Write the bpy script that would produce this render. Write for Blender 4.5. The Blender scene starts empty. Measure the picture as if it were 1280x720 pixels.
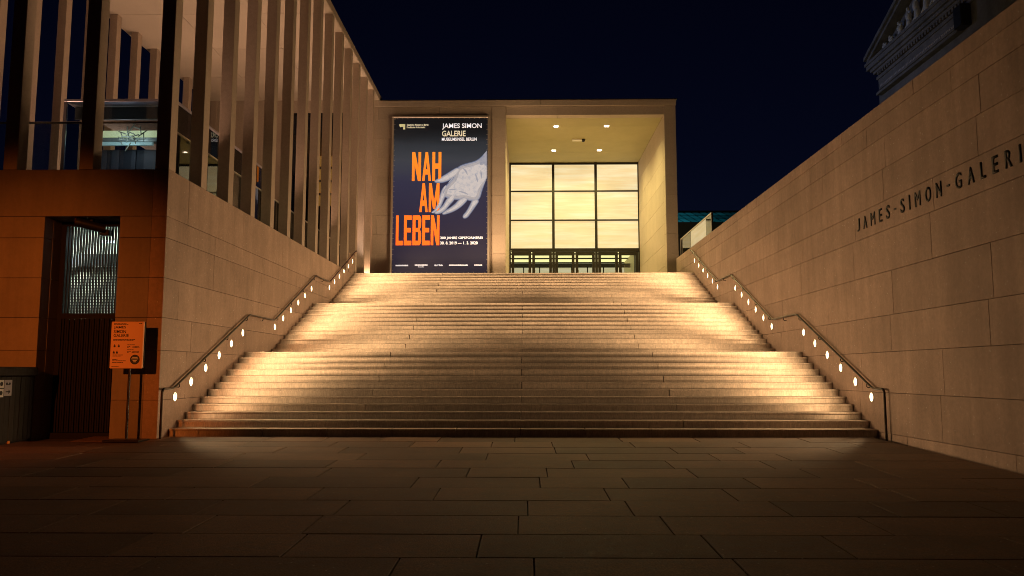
import bpy, bmesh, math, random
from mathutils import Vector, Matrix, Euler
random.seed(7)
PI = math.pi
R = math.radians
scene = bpy.context.scene
COL = scene.collection

# ------------------------------------------------------------------ camera
cam_d = bpy.data.cameras.new('camera')
cam_d.sensor_width = 36.0
cam_d.lens = 28.125
cam_d.clip_start = 0.05
cam_d.clip_end = 3000
cam = bpy.data.objects.new('camera', cam_d)
COL.objects.link(cam)
cam.location = (0, 0, 1.26)
cam.rotation_euler = (R(90 + 6.0508), 0, R(0.9685))
scene.camera = cam

# ------------------------------------------------------------------ night sky
w = bpy.data.worlds.new("World")
scene.world = w
w.use_nodes = True
wn = w.node_tree
wbg = wn.nodes['Background']
sky = wn.nodes.new('ShaderNodeTexSky')
sky.sky_type = 'NISHITA'
sky.sun_disc = False
sky.sun_elevation = R(-4.0)
sky.sun_rotation = R(0)
sky.altitude = 0
sky.air_density = 1.0
sky.dust_density = 0.2
sky.ozone_density = 4.0
wn.links.new(sky.outputs[0], wbg.inputs['Color'])
wbg.inputs['Strength'].default_value = 0.075

vs = scene.view_settings
vs.view_transform = 'Standard'
vs.look = 'None'
vs.gamma = 1.0
vs.use_curve_mapping = False
vs.exposure = 0.0
scene.cycles.max_bounces = 8
scene.cycles.diffuse_bounces = 4
scene.cycles.glossy_bounces = 4
scene.cycles.transparent_max_bounces = 12
scene.cycles.sample_clamp_indirect = 4.0
scene.cycles.use_light_tree = True
scene.cycles.pixel_filter_type = 'BLACKMAN_HARRIS'
scene.cycles.filter_width = 0.95

STEP_W = 112.0          # watts of one wall light beside the stairs
FAN_DOWN = 0.12
WARM = (1.0, 0.645, 0.32)

# ------------------------------------------------------------------ helpers
def link(o, parent=None):
    COL.objects.link(o)
    if parent is not None:
        o.parent = parent
    return o

def tag(o, label=None, cat=None, group=None, kind=None):
    if label: o['label'] = label
    if cat: o['category'] = cat
    if group: o['group'] = group
    if kind: o['kind'] = kind
    return o

def empty(name, loc, label=None, cat=None, group=None, kind=None):
    o = bpy.data.objects.new(name, None)
    o.location = loc
    o.empty_display_size = 0.2
    link(o)
    return tag(o, label, cat, group, kind)

def world_loc(o):
    v = Vector((0, 0, 0))
    while o is not None:
        v += o.location
        o = o.parent
    return v

class MB:
    """collects simple solids, then builds ONE mesh object"""
    def __init__(self):
        self.v = []; self.f = []; self.smooth = []
    def add(self, v, f, smooth=False):
        n = len(self.v)
        self.v += [tuple(p) for p in v]
        self.f += [tuple(i + n for i in q) for q in f]
        self.smooth += [smooth] * len(f)
        return self
    def box(self, x0, x1, y0, y1, z0, z1, c=0.0):
        if c <= 0:
            v = [(x, y, z) for z in (z0, z1) for y in (y0, y1) for x in (x0, x1)]
            f = [(0, 2, 3, 1), (4, 5, 7, 6), (0, 1, 5, 4), (2, 6, 7, 3), (0, 4, 6, 2), (1, 3, 7, 5)]
            return self.add(v, f)
        c = min(c, (x1 - x0) * .45, (y1 - y0) * .45, (z1 - z0) * .45)
        bm = bmesh.new()
        pts = []
        X = (x0, x1); Y = (y0, y1); Z = (z0, z1)
        idx = {}
        for i in (0, 1):
            for j in (0, 1):
                for k in (0, 1):
                    x, y, z = X[i], Y[j], Z[k]
                    dx = c if i == 0 else -c; dy = c if j == 0 else -c; dz = c if k == 0 else -c
                    idx[i, j, k, 'x'] = len(pts); pts.append((x, y + dy, z + dz))
                    idx[i, j, k, 'y'] = len(pts); pts.append((x + dx, y, z + dz))
                    idx[i, j, k, 'z'] = len(pts); pts.append((x + dx, y + dy, z))
        bm.free()
        fs = []
        g = lambda i, j, k, a: idx[i, j, k, a]
        fs.append((g(0,0,0,'x'), g(0,0,1,'x'), g(0,1,1,'x'), g(0,1,0,'x')))
        fs.append((g(1,0,0,'x'), g(1,1,0,'x'), g(1,1,1,'x'), g(1,0,1,'x')))
        fs.append((g(0,0,0,'y'), g(1,0,0,'y'), g(1,0,1,'y'), g(0,0,1,'y')))
        fs.append((g(0,1,0,'y'), g(0,1,1,'y'), g(1,1,1,'y'), g(1,1,0,'y')))
        fs.append((g(0,0,0,'z'), g(0,1,0,'z'), g(1,1,0,'z'), g(1,0,0,'z')))
        fs.append((g(0,0,1,'z'), g(1,0,1,'z'), g(1,1,1,'z'), g(0,1,1,'z')))
        for i in (0, 1):
            for j in (0, 1):
                q = (g(i,j,0,'x'), g(i,j,1,'x'), g(i,j,1,'y'), g(i,j,0,'y'))
                fs.append(q if (i ^ j) else q[::-1])
        for i in (0, 1):
            for k in (0, 1):
                q = (g(i,0,k,'x'), g(i,0,k,'z'), g(i,1,k,'z'), g(i,1,k,'x'))
                fs.append(q if not (i ^ k) else q[::-1])
        for j in (0, 1):
            for k in (0, 1):
                q = (g(0,j,k,'y'), g(1,j,k,'y'), g(1,j,k,'z'), g(0,j,k,'z'))
                fs.append(q if (j ^ k) else q[::-1])
        for i in (0, 1):
            for j in (0, 1):
                for k in (0, 1):
                    t = (g(i,j,k,'x'), g(i,j,k,'y'), g(i,j,k,'z'))
                    fs.append(t if (i + j + k) % 2 == 0 else t[::-1])
        return self.add(pts, fs)
    def poly(self, pts, axis, a0, a1):
        """prism: 2D outline pts extruded along axis from a0 to a1; outline in the other two axes (in xyz order)"""
        n = len(pts)
        def mk(p, a):
            if axis == 'x': return (a, p[0], p[1])
            if axis == 'y': return (p[0], a, p[1])
            return (p[0], p[1], a)
        v = [mk(p, a0) for p in pts] + [mk(p, a1) for p in pts]
        f = [tuple(range(n))[::-1], tuple(range(n, 2 * n))]
        f += [(i, (i + 1) % n, n + (i + 1) % n, n + i) for i in range(n)]
        return self.add(v, f)
    def cyl(self, p0, p1, r0, r1=None, n=16, caps=True, smooth=True):
        r1 = r0 if r1 is None else r1
        p0 = Vector(p0); p1 = Vector(p1)
        d = (p1 - p0).normalized()
        a = d.orthogonal().normalized(); b = d.cross(a)
        v = []
        for p, r in ((p0, r0), (p1, r1)):
            for i in range(n):
                t = 2 * PI * i / n
                v.append(p + (a * math.cos(t) + b * math.sin(t)) * r)
        self.add(v, [(i, (i + 1) % n, n + (i + 1) % n, n + i) for i in range(n)], smooth)
        if caps:
            self.add(v[:n], [tuple(range(n))[::-1]])
            self.add(v[n:], [tuple(range(n))])
        return self
    def tube(self, pts, r, n=10):
        pts = [Vector(p) for p in pts]
        v = []; m = len(pts)
        up = Vector((1, 0, 0.013)).normalized()
        for k, p in enumerate(pts):
            d = (pts[min(k + 1, m - 1)] - pts[max(k - 1, 0)]).normalized()
            a = (up - d * up.dot(d)).normalized(); b = d.cross(a)
            s = 1.0
            if 0 < k < m - 1:
                d0 = (p - pts[k - 1]).normalized(); d1 = (pts[k + 1] - p).normalized()
                s = 1.0
            for i in range(n):
                t = 2 * PI * i / n
                v.append(p + (a * math.cos(t) + b * math.sin(t)) * r * s)
        f = []
        for k in range(m - 1):
            for i in range(n):
                f.append((k * n + i, k * n + (i + 1) % n, (k + 1) * n + (i + 1) % n, (k + 1) * n + i))
        self.add(v, f, True)
        self.add(v[:n], [tuple(range(n))[::-1]])
        self.add(v[-n:], [tuple(range(n))])
        return self
    def ball(self, c, rx, ry, rz, n=12, m=8):
        v = [(c[0], c[1], c[2] - rz)]
        for j in range(1, m):
            a = -PI / 2 + PI * j / m
            for i in range(n):
                t = 2 * PI * i / n
                v.append((c[0] + rx * math.cos(a) * math.cos(t), c[1] + ry * math.cos(a) * math.sin(t), c[2] + rz * math.sin(a)))
        v.append((c[0], c[1], c[2] + rz))
        f = [(0, 1 + (i + 1) % n, 1 + i) for i in range(n)]
        for j in range(m - 2):
            b = 1 + j * n
            f += [(b + i, b + (i + 1) % n, b + n + (i + 1) % n, b + n + i) for i in range(n)]
        b = 1 + (m - 2) * n
        f += [(b + i, b + (i + 1) % n, len(v) - 1) for i in range(n)]
        return self.add(v, f, True)
    def mesh(self, name, mat, origin=None):
        me = bpy.data.meshes.new(name)
        if origin is None:
            xs = [p[0] for p in self.v]; ys = [p[1] for p in self.v]; zs = [p[2] for p in self.v]
            origin = Vector(((min(xs) + max(xs)) / 2, (min(ys) + max(ys)) / 2, (min(zs) + max(zs)) / 2))
        origin = Vector(origin)
        me.from_pydata([Vector(p) - origin for p in self.v], [], self.f)
        bm = bmesh.new(); bm.from_mesh(me)
        bmesh.ops.recalc_face_normals(bm, faces=bm.faces)
        bm.to_mesh(me); bm.free()
        if any(self.smooth):
            for p, s in zip(me.polygons, self.smooth):
                p.use_smooth = s
        me.materials.append(mat)
        return me, origin
    def build(self, name, mat, parent=None):
        me, org = self.mesh(name, mat)
        o = bpy.data.objects.new(name, me)
        o.location = org - (world_loc(parent) if parent else Vector((0, 0, 0)))
        return link(o, parent)

def put(name, me, loc, parent=None):
    o = bpy.data.objects.new(name, me)
    o.location = Vector(loc) - (world_loc(parent) if parent else Vector((0, 0, 0)))
    return link(o, parent)

def box(name, mat, parent, x0, x1, y0, y1, z0, z1, c=0.0):
    return MB().box(x0, x1, y0, y1, z0, z1, c).build(name, mat, parent)

# ------------------------------------------------------------------ materials
def newmat(name):
    m = bpy.data.materials.new(name); m.use_nodes = True
    return m, m.node_tree.nodes, m.node_tree.links, m.node_tree.nodes['Principled BSDF']

def plain(name, col, rough=0.5, metal=0.0, spec=0.5):
    m, n, l, b = newmat(name)
    b.inputs['Base Color'].default_value = (*col, 1)
    b.inputs['Roughness'].default_value = rough
    b.inputs['Metallic'].default_value = metal
    b.inputs['Specular IOR Level'].default_value = spec
    return m

def glow(name, col, s, base=None):
    m, n, l, b = newmat(name)
    base = base or col
    b.inputs['Base Color'].default_value = (*base, 1)
    b.inputs['Emission Color'].default_value = (*col, 1)
    b.inputs['Emission Strength'].default_value = s
    b.inputs['Roughness'].default_value = 0.5
    return m

def stone(name, col, rough=0.75, var=0.10, grain=0.12, speck=0.0, stain=0.12, bump=0.25, stretch=None, fine=90.0, streak=0.0):
    """cast stone: per-piece tint, cloudy staining, fine grain, bright mica specks"""
    m, n, l, b = newmat(name)
    tc = n.new('ShaderNodeTexCoord'); geo = n.new('ShaderNodeNewGeometry')
    mp = n.new('ShaderNodeMapping')
    l.new(geo.outputs['Position'], mp.inputs['Vector'])
    if stretch: mp.inputs['Scale'].default_value = stretch
    oi = n.new('ShaderNodeObjectInfo')
    big = n.new('ShaderNodeTexNoise'); big.inputs['Scale'].default_value = 0.9; big.inputs['Detail'].default_value = 6; big.inputs['Roughness'].default_value = 0.65
    l.new(geo.outputs['Position'], big.inputs['Vector'])
    fn = n.new('ShaderNodeTexNoise'); fn.inputs['Scale'].default_value = fine; fn.inputs['Detail'].default_value = 4; fn.inputs['Roughness'].default_value = 0.7
    l.new(mp.outputs[0], fn.inputs['Vector'])
    mid = n.new('ShaderNodeTexNoise'); mid.inputs['Scale'].default_value = 14; mid.inputs['Detail'].default_value = 5
    l.new(mp.outputs[0], mid.inputs['Vector'])
    def mr(src, a0, a1, b0, b1):
        q = n.new('ShaderNodeMapRange'); l.new(src, q.inputs['Value'])
        q.inputs['From Min'].default_value = a0; q.inputs['From Max'].default_value = a1
        q.inputs['To Min'].default_value = b0; q.inputs['To Max'].default_value = b1
        return q.outputs[0]
    def mul(a, c):
        q = n.new('ShaderNodeMath'); q.operation = 'MULTIPLY'; l.new(a, q.inputs[0]); l.new(c, q.inputs[1]); return q.outputs[0]
    v = mul(mr(oi.outputs['Random'], 0, 1, 1 - var, 1 + var), mr(big.outputs[0], 0.3, 0.7, 1 - stain, 1 + stain))
    v = mul(v, mr(fn.outputs[0], 0.3, 0.7, 1 - grain, 1 + grain))
    v = mul(v, mr(mid.outputs[0], 0.3, 0.7, 1 - grain * .6, 1 + grain * .6))
    if streak > 0:
        ms = n.new('ShaderNodeMapping'); ms.inputs['Scale'].default_value = (2.2, 2.2, .16); l.new(geo.outputs['Position'], ms.inputs['Vector'])
        sn_ = n.new('ShaderNodeTexNoise'); sn_.inputs['Scale'].default_value = 1.5; sn_.inputs['Detail'].default_value = 7; sn_.inputs['Roughness'].default_value = .68; l.new(ms.outputs[0], sn_.inputs['Vector'])
        v = mul(v, mr(sn_.outputs[0], .3, .7, 1 - streak, 1 + streak))
    mx = n.new('ShaderNodeMix'); mx.data_type = 'RGBA'; mx.blend_type = 'MULTIPLY'
    mx.inputs['Factor'].default_value = 1.0
    mx.inputs['A'].default_value = (*col, 1)
    cb = n.new('ShaderNodeCombineColor')
    for k in range(3): l.new(v, cb.inputs[k])
    l.new(cb.outputs[0], mx.inputs['B'])
    out = mx.outputs['Result']
    if speck > 0:
        vo = n.new('ShaderNodeTexVoronoi'); vo.inputs['Scale'].default_value = 9.0
        l.new(geo.outputs['Position'], vo.inputs['Vector'])
        s = mr(vo.outputs['Distance'], 0.06, 0.09, speck, 0.0)
        m2 = n.new('ShaderNodeMix'); m2.data_type = 'RGBA'
        l.new(s, m2.inputs['Factor']); l.new(out, m2.inputs['A']); m2.inputs['B'].default_value = (0.75, 0.72, 0.66, 1)
        out = m2.outputs['Result']
    l.new(out, b.inputs['Base Color'])
    l.new(mr(mid.outputs[0], 0.3, 0.7, rough - .1, rough + .1), b.inputs['Roughness'])
    bp = n.new('ShaderNodeBump'); bp.inputs['Strength'].default_value = bump; bp.inputs['Distance'].default_value = 0.01
    l.new(fn.outputs[0], bp.inputs['Height'])
    l.new(bp.outputs[0], b.inputs['Normal'])
    return m

M = {}
M['wall'] = stone('cast_stone_wall', (0.345, 0.243, 0.195), var=.08, grain=.2, stain=.16, bump=.45, speck=0.8, streak=.14)
M['front'] = stone('cast_stone_front', (0.24, 0.19, 0.15), streak=.12)
M['fac'] = stone('cast_stone_facade', (0.44, 0.36, 0.30), var=0.05, stain=0.06)
M['column'] = stone('cast_stone_column', (0.44, 0.35, 0.29), var=0.06, stain=0.06, bump=0.12)
M['step'] = stone('stair_limestone', (0.53, 0.44, 0.37), var=0.16, grain=0.22, stain=0.14, bump=0.6, stretch=(1.0, 1.0, 0.25), fine=45)
M['paver'] = stone('granite_paver', (0.165, 0.092, 0.052), rough=0.66, speck=0.3, var=0.34, grain=0.42, stain=0.22, bump=0.5, fine=60)
M['joint'] = plain('dark_joint', (0.03, 0.026, 0.022), 0.95)
M['soffit'] = stone('pale_soffit', (0.52, 0.45, 0.38), var=0.03, grain=0.04, stain=0.05, bump=0.08)
M['ground'] = stone('ground_bed', (0.05, 0.045, 0.04), rough=0.9, bump=0.4, fine=30)
M['black'] = plain('black_metal', (0.012, 0.012, 0.013), 0.4, 0.0)
M['bronze'] = plain('dark_bronze', (0.03, 0.024, 0.02), 0.42, 0.7)
M['steel'] = plain('brushed_steel', (0.42, 0.38, 0.33), 0.32, 1.0)
M['rail'] = plain('bronze_rail', (0.035, 0.026, 0.02), 0.33, 0.9)
M['white'] = plain('white_print', (0.80, 0.79, 0.75), 0.5)
M['ink'] = plain('black_print', (0.02, 0.018, 0.018), 0.5)
M['letter'] = plain('dark_letter_metal', (0.018, 0.014, 0.012), 0.5, 0.3)
M['lens'] = glow('lamp_lens', (1.0, 0.76, 0.42), 6.0)
M['downlens'] = glow('downlight_lens', (1.0, 0.86, 0.72), 14.0)

def glass(name, tint=(0.9, 0.95, 0.95), refl=0.12):
    m, n, l, b = newmat(name)
    t = n.new('ShaderNodeBsdfTransparent'); t.inputs['Color'].default_value = (*tint, 1)
    g = n.new('ShaderNodeBsdfGlossy'); g.inputs['Roughness'].default_value = 0.02
    fr = n.new('ShaderNodeFresnel'); fr.inputs['IOR'].default_value = 1.5
    mx = n.new('ShaderNodeMixShader')
    l.new(fr.outputs[0], mx.inputs[0]); l.new(t.outputs[0], mx.inputs[1]); l.new(g.outputs[0], mx.inputs[2])
    l.new(mx.outputs[0], n['Material Output'].inputs['Surface'])
    return m
M['glass'] = glass('clear_glass')
M['smoke'] = glass('smoked_glass', (0.35, 0.37, 0.38))

def onyx(name, s, tint=(1.0, 0.785, 0.395)):
    """back-lit veined translucent stone: horizontal strata"""
    m, n, l, b = newmat(name)
    geo = n.new('ShaderNodeNewGeometry'); oi = n.new('ShaderNodeObjectInfo')
    add = n.new('ShaderNodeVectorMath'); add.operation = 'ADD'
    cb = n.new('ShaderNodeCombineXYZ')
    mu = n.new('ShaderNodeMath'); mu.operation = 'MULTIPLY'; mu.inputs[1].default_value = 37.0
    l.new(oi.outputs['Random'], mu.inputs[0]); l.new(mu.outputs[0], cb.inputs[0]); l.new(mu.outputs[0], cb.inputs[2])
    l.new(geo.outputs['Position'], add.inputs[0]); l.new(cb.outputs[0], add.inputs[1])
    mp = n.new('ShaderNodeMapping'); mp.inputs['Scale'].default_value = (0.22, 0.22, 3.2)
    l.new(add.outputs[0], mp.inputs['Vector'])
    no = n.new('ShaderNodeTexNoise'); no.inputs['Scale'].default_value = 1.6; no.inputs['Detail'].default_value = 8; no.inputs['Roughness'].default_value = 0.62; no.inputs['Distortion'].default_value = 0.6
    l.new(mp.outputs[0], no.inputs['Vector'])
    ra = n.new('ShaderNodeValToRGB')
    e = ra.color_ramp.elements
    e[0].position = 0.25; e[0].color = (tint[0] * .86, tint[1] * .82, tint[2] * .74, 1)
    e[1].position = 0.72; e[1].color = (1.0, tint[1] * 1.12, tint[2] * 1.38, 1)
    k = e.new(0.46); k.color = (tint[0] * .95, tint[1] * .92, tint[2] * .92, 1)
    l.new(no.outputs[0], ra.inputs[0])
    b.inputs['Base Color'].default_value = (.22, .19, .14, 1)
    l.new(ra.outputs[0], b.inputs['Emission Color'])
    n2 = n.new('ShaderNodeTexNoise'); n2.inputs['Scale'].default_value = .55; n2.inputs['Detail'].default_value = 2
    mp2 = n.new('ShaderNodeMapping'); mp2.inputs['Scale'].default_value = (.6, .6, 1.5); l.new(add.outputs[0], mp2.inputs['Vector']); l.new(mp2.outputs[0], n2.inputs['Vector'])
    mr2 = n.new('ShaderNodeMapRange'); l.new(n2.outputs[0], mr2.inputs['Value'])
    mr2.inputs['From Min'].default_value = .3; mr2.inputs['From Max'].default_value = .7; mr2.inputs['To Min'].default_value = s * .82; mr2.inputs['To Max'].default_value = s * 1.06
    l.new(mr2.outputs[0], b.inputs['Emission Strength'])
    b.inputs['Roughness'].default_value = 0.25
    return m
M['onyx'] = onyx('backlit_onyx', .92)

# ------------------------------------------------------------------ text
def text_mesh(s, mat, fit, origin, right, up, depth=0.0, bold=0.0, name='text', spacing=1.0, normal_out=None):
    """flat or thick lettering fitted to a rectangle fit=(width,height) at origin along right/up"""
    cu = bpy.data.curves.new(name, 'FONT')
    cu.body = s; cu.offset = bold; cu.space_character = spacing
    cu.resolution_u = 3
    cu.extrude = 0.0
    tmp = bpy.data.objects.new('tmp_text', cu)
    COL.objects.link(tmp)
    dg = bpy.context.evaluated_depsgraph_get()
    me = bpy.data.meshes.new_from_object(tmp.evaluated_get(dg))
    bpy.data.objects.remove(tmp); bpy.data.curves.remove(cu)
    xs = [v.co.x for v in me.vertices]; ys = [v.co.y for v in me.vertices]
    x0, x1, y0, y1 = min(xs), max(xs), min(ys), max(ys)
    right = Vector(right); up = Vector(up); out = right.cross(up)
    for v in me.vertices:
        a = (v.co.x - x0) / (x1 - x0) * fit[0]; c = (v.co.y - y0) / (y1 - y0) * fit[1]
        v.co = right * a + up * c
    bm = bmesh.new(); bm.from_mesh(me)
    bmesh.ops.remove_doubles(bm, verts=bm.verts, dist=1e-5)
    if depth > 0:
        r = bmesh.ops.extrude_face_region(bm, geom=list(bm.faces))
        bmesh.ops.translate(bm, verts=[g for g in r['geom'] if isinstance(g, bmesh.types.BMVert)], vec=out * depth)
        bmesh.ops.recalc_face_normals(bm, faces=bm.faces)
    bm.to_mesh(me); bm.free()
    me.materials.clear(); me.materials.append(mat)
    me.name = name
    return me, Vector(origin)

def text_obj(name, s, mat, parent, fit, origin, right, up, depth=0.0, bold=0.0, spacing=1.0):
    me, org = text_mesh(s, mat, fit, origin, right, up, depth, bold, name, spacing)
    return put(name, me, org, parent)

# ------------------------------------------------------------------ main dimensions
XL, XR = -7.15, 6.95            # faces of the two walls beside the stairs
RISE, TREAD = 0.149, 0.378
FL = (16.08, 22.43, 28.63)      # first riser of each flight
YF = 38.0                       # facade plane of the entrance building
ZT = 5.33                       # terrace / parapet top
def gz(y): return -0.027 * max(0.0, 16.0 - y)   # the forecourt rises gently to the stairs

# ------------------------------------------------------------------ ground and paving
g = MB()
g.add([(-400, -400, gz(-30) - .05), (400, -400, gz(-30) - .05), (400, -30, gz(-30) - .05), (-400, -30, gz(-30) - .05),
       (400, 16.1, -.05), (-400, 16.1, -.05), (400, 600, -.05), (-400, 600, -.05)],
      [(0, 1, 2, 3), (3, 2, 4, 5), (5, 4, 6, 7)])
tag(g.build('ground', M['ground']), kind='structure')
paving = tag(empty('paving', (0, 16, 0)), kind='structure')
PW = 0.84
lens_ = (1.10, 1.45, 1.62, 2.02)
def paver_obj(x0, x1, ya, yb):
    gp = 0.006
    dz = random.uniform(-.003, .002)
    m = MB(); m.box(x0 + gp, x1 - gp, ya + gp, yb - gp, -0.045, 0.0, 0.006)
    m.v = [(x, y, z + gz(y) + dz) for x, y, z in m.v]
    m.build('paver', M['paver'], paving)
y1 = 16.0
rowi = 0
while y1 > 3.4:
    y0 = y1 - PW
    x = -11.6 - random.uniform(0, 1.6) if y1 < 15.7 else -8.6
    if y0 < 9: x += 2.5
    if y0 < 6.5: x += 2.0
    xe = XR - .14
    if y0 < 8: xe = min(xe, 0.75 * y1 + 1)
    while x < xe - 0.05:
        x1 = x + random.choice(lens_)
        if x1 > xe - .5: x1 = xe
        paver_obj(x, min(x1, xe), y0, y1)
        x = x1
    y1 = y0
    rowi += 1
# the paving beyond the pavers in view runs on as one sheet with the same rows
m = MB()
for (xa, xb, ya, yb) in ((-40, -13.4, 3.4, 15.4), (-40, 40, -30, 3.2)):
    m.add([(xa, ya, gz(ya) - .012), (xb, ya, gz(ya) - .012), (xb, yb, gz(yb) - .012), (xa, yb, gz(yb) - .012)], [(0, 1, 2, 3)])
tag(m.build('outer_paving', M['paver']), kind='structure')

# ------------------------------------------------------------------ staircase
st = empty('staircase', (-0.1, 16.08, 0), 'wide pale stone staircase of three flights rising between two stone walls', 'staircase')
zc = 0.0
tops = []
for fi, y0 in enumerate(FL):
    for k in range(12):
        ya = y0 + k * TREAD
        zb = zc + 0.0025
        zc += RISE
        if k < 11: yb = ya + TREAD + .03
        elif fi < 2: yb = FL[fi + 1] + .03
        else: yb = ya + 1.2
        xa, xb = XL + .012, XR - .012
        cuts = [xa, -0.1, xb] if k % 2 == 0 else [xa, -3.42, 3.2, xb]
        if fi == 0 and k == 0:
            cuts = [xa] + [-0.1 + 1.29 * i for i in range(-5, 6)] + [xb]
        for a, b_ in zip(cuts, cuts[1:]):
            ga = .007 if a > xa else 0; gb = .007 if b_ < xb else 0
            yj = ya + random.uniform(-.003, .003)
            m = MB().box(a + ga, b_ - gb, yj, yb, zc - .036, zc, 0.006)
            m.box(a + ga, b_ - gb, yj + .026, yb - .002, zb - (0.16 if zb < .1 else 0), zc - .0365, 0.003)
            m.build('step_block', M['step'], st)
ZTOP = zc
box('upper_landing', M['step'], st, XL - 8, 14, FL[2] + 11 * TREAD + 1.21, 62, ZTOP - .25, ZTOP - .003)
box('stair_core', M['joint'], st, XL + .05, XR - .05, 17.2, 20.2, -.3, .10)

# ------------------------------------------------------------------ stone coursing helper
def course_wall(parent, mat, axis, face, depth, a0, a1, zs, joints, holes=(), gap=0.0032, proud=0.0, L=3.25, name='stone_block'):
    """blocks along axis ('x' or 'y'); face = coordinate of the visible face, depth signed into the wall"""
    for i in range(len(zs) - 1):
        z0, z1 = zs[i] + gap, zs[i + 1] - gap
        j0 = joints[i]
        cuts = [a0]
        t = j0 - math.floor((j0 - a0) / L) * L
        while t < a1 - .25:
            if t > a0 + .25: cuts.append(t + 0)
            t += L
        cuts.append(a1)
        for a, b_ in zip(cuts, cuts[1:]):
            segs = [(a, b_)]
            for (h0, h1, hz0, hz1) in holes:
                if z0 < hz1 - .02 and z1 > hz0 + .02:
                    ns = []
                    for s0, s1 in segs:
                        if h1 <= s0 or h0 >= s1: ns.append((s0, s1)); continue
                        if h0 > s0: ns.append((s0, h0))
                        if h1 < s1: ns.append((h1, s1))
                    segs = ns
            for s0, s1 in segs:
                if s1 - s0 < .05: continue
                ga = gap if s0 != a0 else 0; gb = gap if s1 != a1 else 0
                f = face + random.uniform(-.0015, .0015)
                d0, d1 = sorted((f, face + depth))
                mb = MB()
                if axis == 'y': mb.box(d0, d1, s0 + ga, s1 - gb, z0, z1, .005)
                else: mb.box(s0 + ga, s1 - gb, d0, d1, z0, z1, .005)
                mb.build(name, mat, parent)

# ------------------------------------------------------------------ right wall with lettering
rw = empty('stone_wall', (7.3, 20, 0), 'long tan stone wall right of the stairs with dark raised lettering', 'wall')
box('wall_core', M['joint'], rw, XR + .03, 7.55, 3.0, 36.56, -.6, 6.46)
zs = [-.45, .10, .88, 1.66, 2.36, 3.20, 4.00, 4.57, 5.20, 5.82, 6.22, 6.50]
jo = [14.9, 13.64, 16.75, 12.09, 15.19, 13.66, 16.75, 12.11, 15.22, 16.0, 14.0]
course_wall(rw, M['wall'], 'y', XR, .6, 3.0, 36.6, zs, jo)
word = 'JAMES-SIMON-GALERIE'
wd = {'J': .62, 'A': .9, 'M': 1.0, 'E': .72, 'S': .78, '-': .42, 'I': .2, 'O': .98, 'N': .86, 'G': .95, 'L': .68, 'R': .8}
CAP = 0.262
y = 16.62
tot = sum(wd[c] for c in word[:-1]); gapc = (16.62 - 11.06 - tot * CAP * .74) / (len(word) - 2)
for c in word:
    wl = wd[c] * CAP * .74
    if c == '-':
        text_obj('letter', '-', M['letter'], rw, (wl, .035), (XR - .002, y, 4.19 + CAP * .42), (0, -1, 0), (0, 0, 1), .014)
    else:
        dz = .012 if c in 'SOGJ' else 0
        text_obj('letter', c, M['letter'], rw, (wl, CAP), (XR - .002, y, 4.19), (0, -1, 0), (0, 0, 1), .014, 0.0 if c == 'M' else .008)
    y -= wl + gapc

# ------------------------------------------------------------------ colonnade building (left)
cb = empty('colonnade_building', (-11, 16, 0), 'left stone building with tall slim columns on a high base beside the stairs', 'building')
YC = 15.6
OX0, OX1, OZ = -9.60, -8.09, 4.37   # gate recess in the front wall
box('base_core', M['joint'], cb, -16.0, -9.63, YC + .03, 16.6, -.4, ZT - .04)
box('base_core', M['joint'], cb, -16.0, -14.75, 16.6, 40, -.4, ZT - .04)
box('base_core', M['joint'], cb, -14.75, -9.63, 22.2, 40, -.4, ZT - .04)
box('base_core', M['joint'], cb, OX1 + .42, XL - .03, YC + .03, 40, -.4, ZT - .04)
box('base_core', M['joint'], cb, OX1 + .03, OX1 + .42, YC + .03, 16.6, -.4, ZT - .04)
box('base_core', M['joint'], cb, -9.63, OX1 + .03, YC + .03, YC + .55, OZ + .03, ZT - .04)
box('base_core', M['joint'], cb, -9.63, OX1 + .42, 23.0, 40, -.4, ZT - .04)
zl = [-.4, .73, 1.70, 2.345, 3.135, 3.94, 4.37, ZT]
course_wall(cb, M['front'], 'x', YC, .30, -16.0, XL - .302, zl, [-10.3, -11.9, -10.9, -12.1, -10.7, -12.0, -11.0], [(OX0, OX1, -1, OZ)], L=3.6)
course_wall(cb, M['wall'], 'y', XL, -.30, YC, 38.0, zl, [18.2, 20.1, 17.0, 19.6, 21.4, 18.13, 16.6], L=3.3)
# reveals and lintel of the recess
course_wall(cb, M['front'], 'y', OX0, -.28, YC + .30, 16.6, [-.1, .73, 1.70, 2.345, 3.135, 3.94, OZ], [30] * 6)
course_wall(cb, M['front'], 'y', OX1, .28, YC + .30, 16.6, [-.1, .73, 1.70, 2.345, 3.135, 3.94, OZ], [30] * 6)
box('lintel', M['front'], cb, OX0, OX1, YC + .31, 16.6, OZ, OZ + .3)
# terrace floor
box('terrace_floor', M['soffit'], cb, -15.6, XL - .31, YC + .31, 37.9, ZT - .03, ZT - .002)
# columns
SOF = 14.55
cw, cd = .28, .31
cm, _ = MB().box(-cw / 2, cw / 2, -cd / 2, cd / 2, 0, SOF - ZT - .004, .006).mesh('column', M['column'], (0, 0, 0))
for i in range(14):
    put('column', cm, (XL - cw / 2 - .004, YC + .004 + cd / 2 + 1.6 * i, ZT + .002), cb)
for k in range(1, 6):
    put('column', cm, (XL - cw / 2 - .004 - 1.545 * k, YC + .004 + cd / 2, ZT + .002), cb)
for i in range(14):
    put('column', cm, (-15.3, 17.27 + 1.6 * i - .02, ZT + .002), cb)
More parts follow.
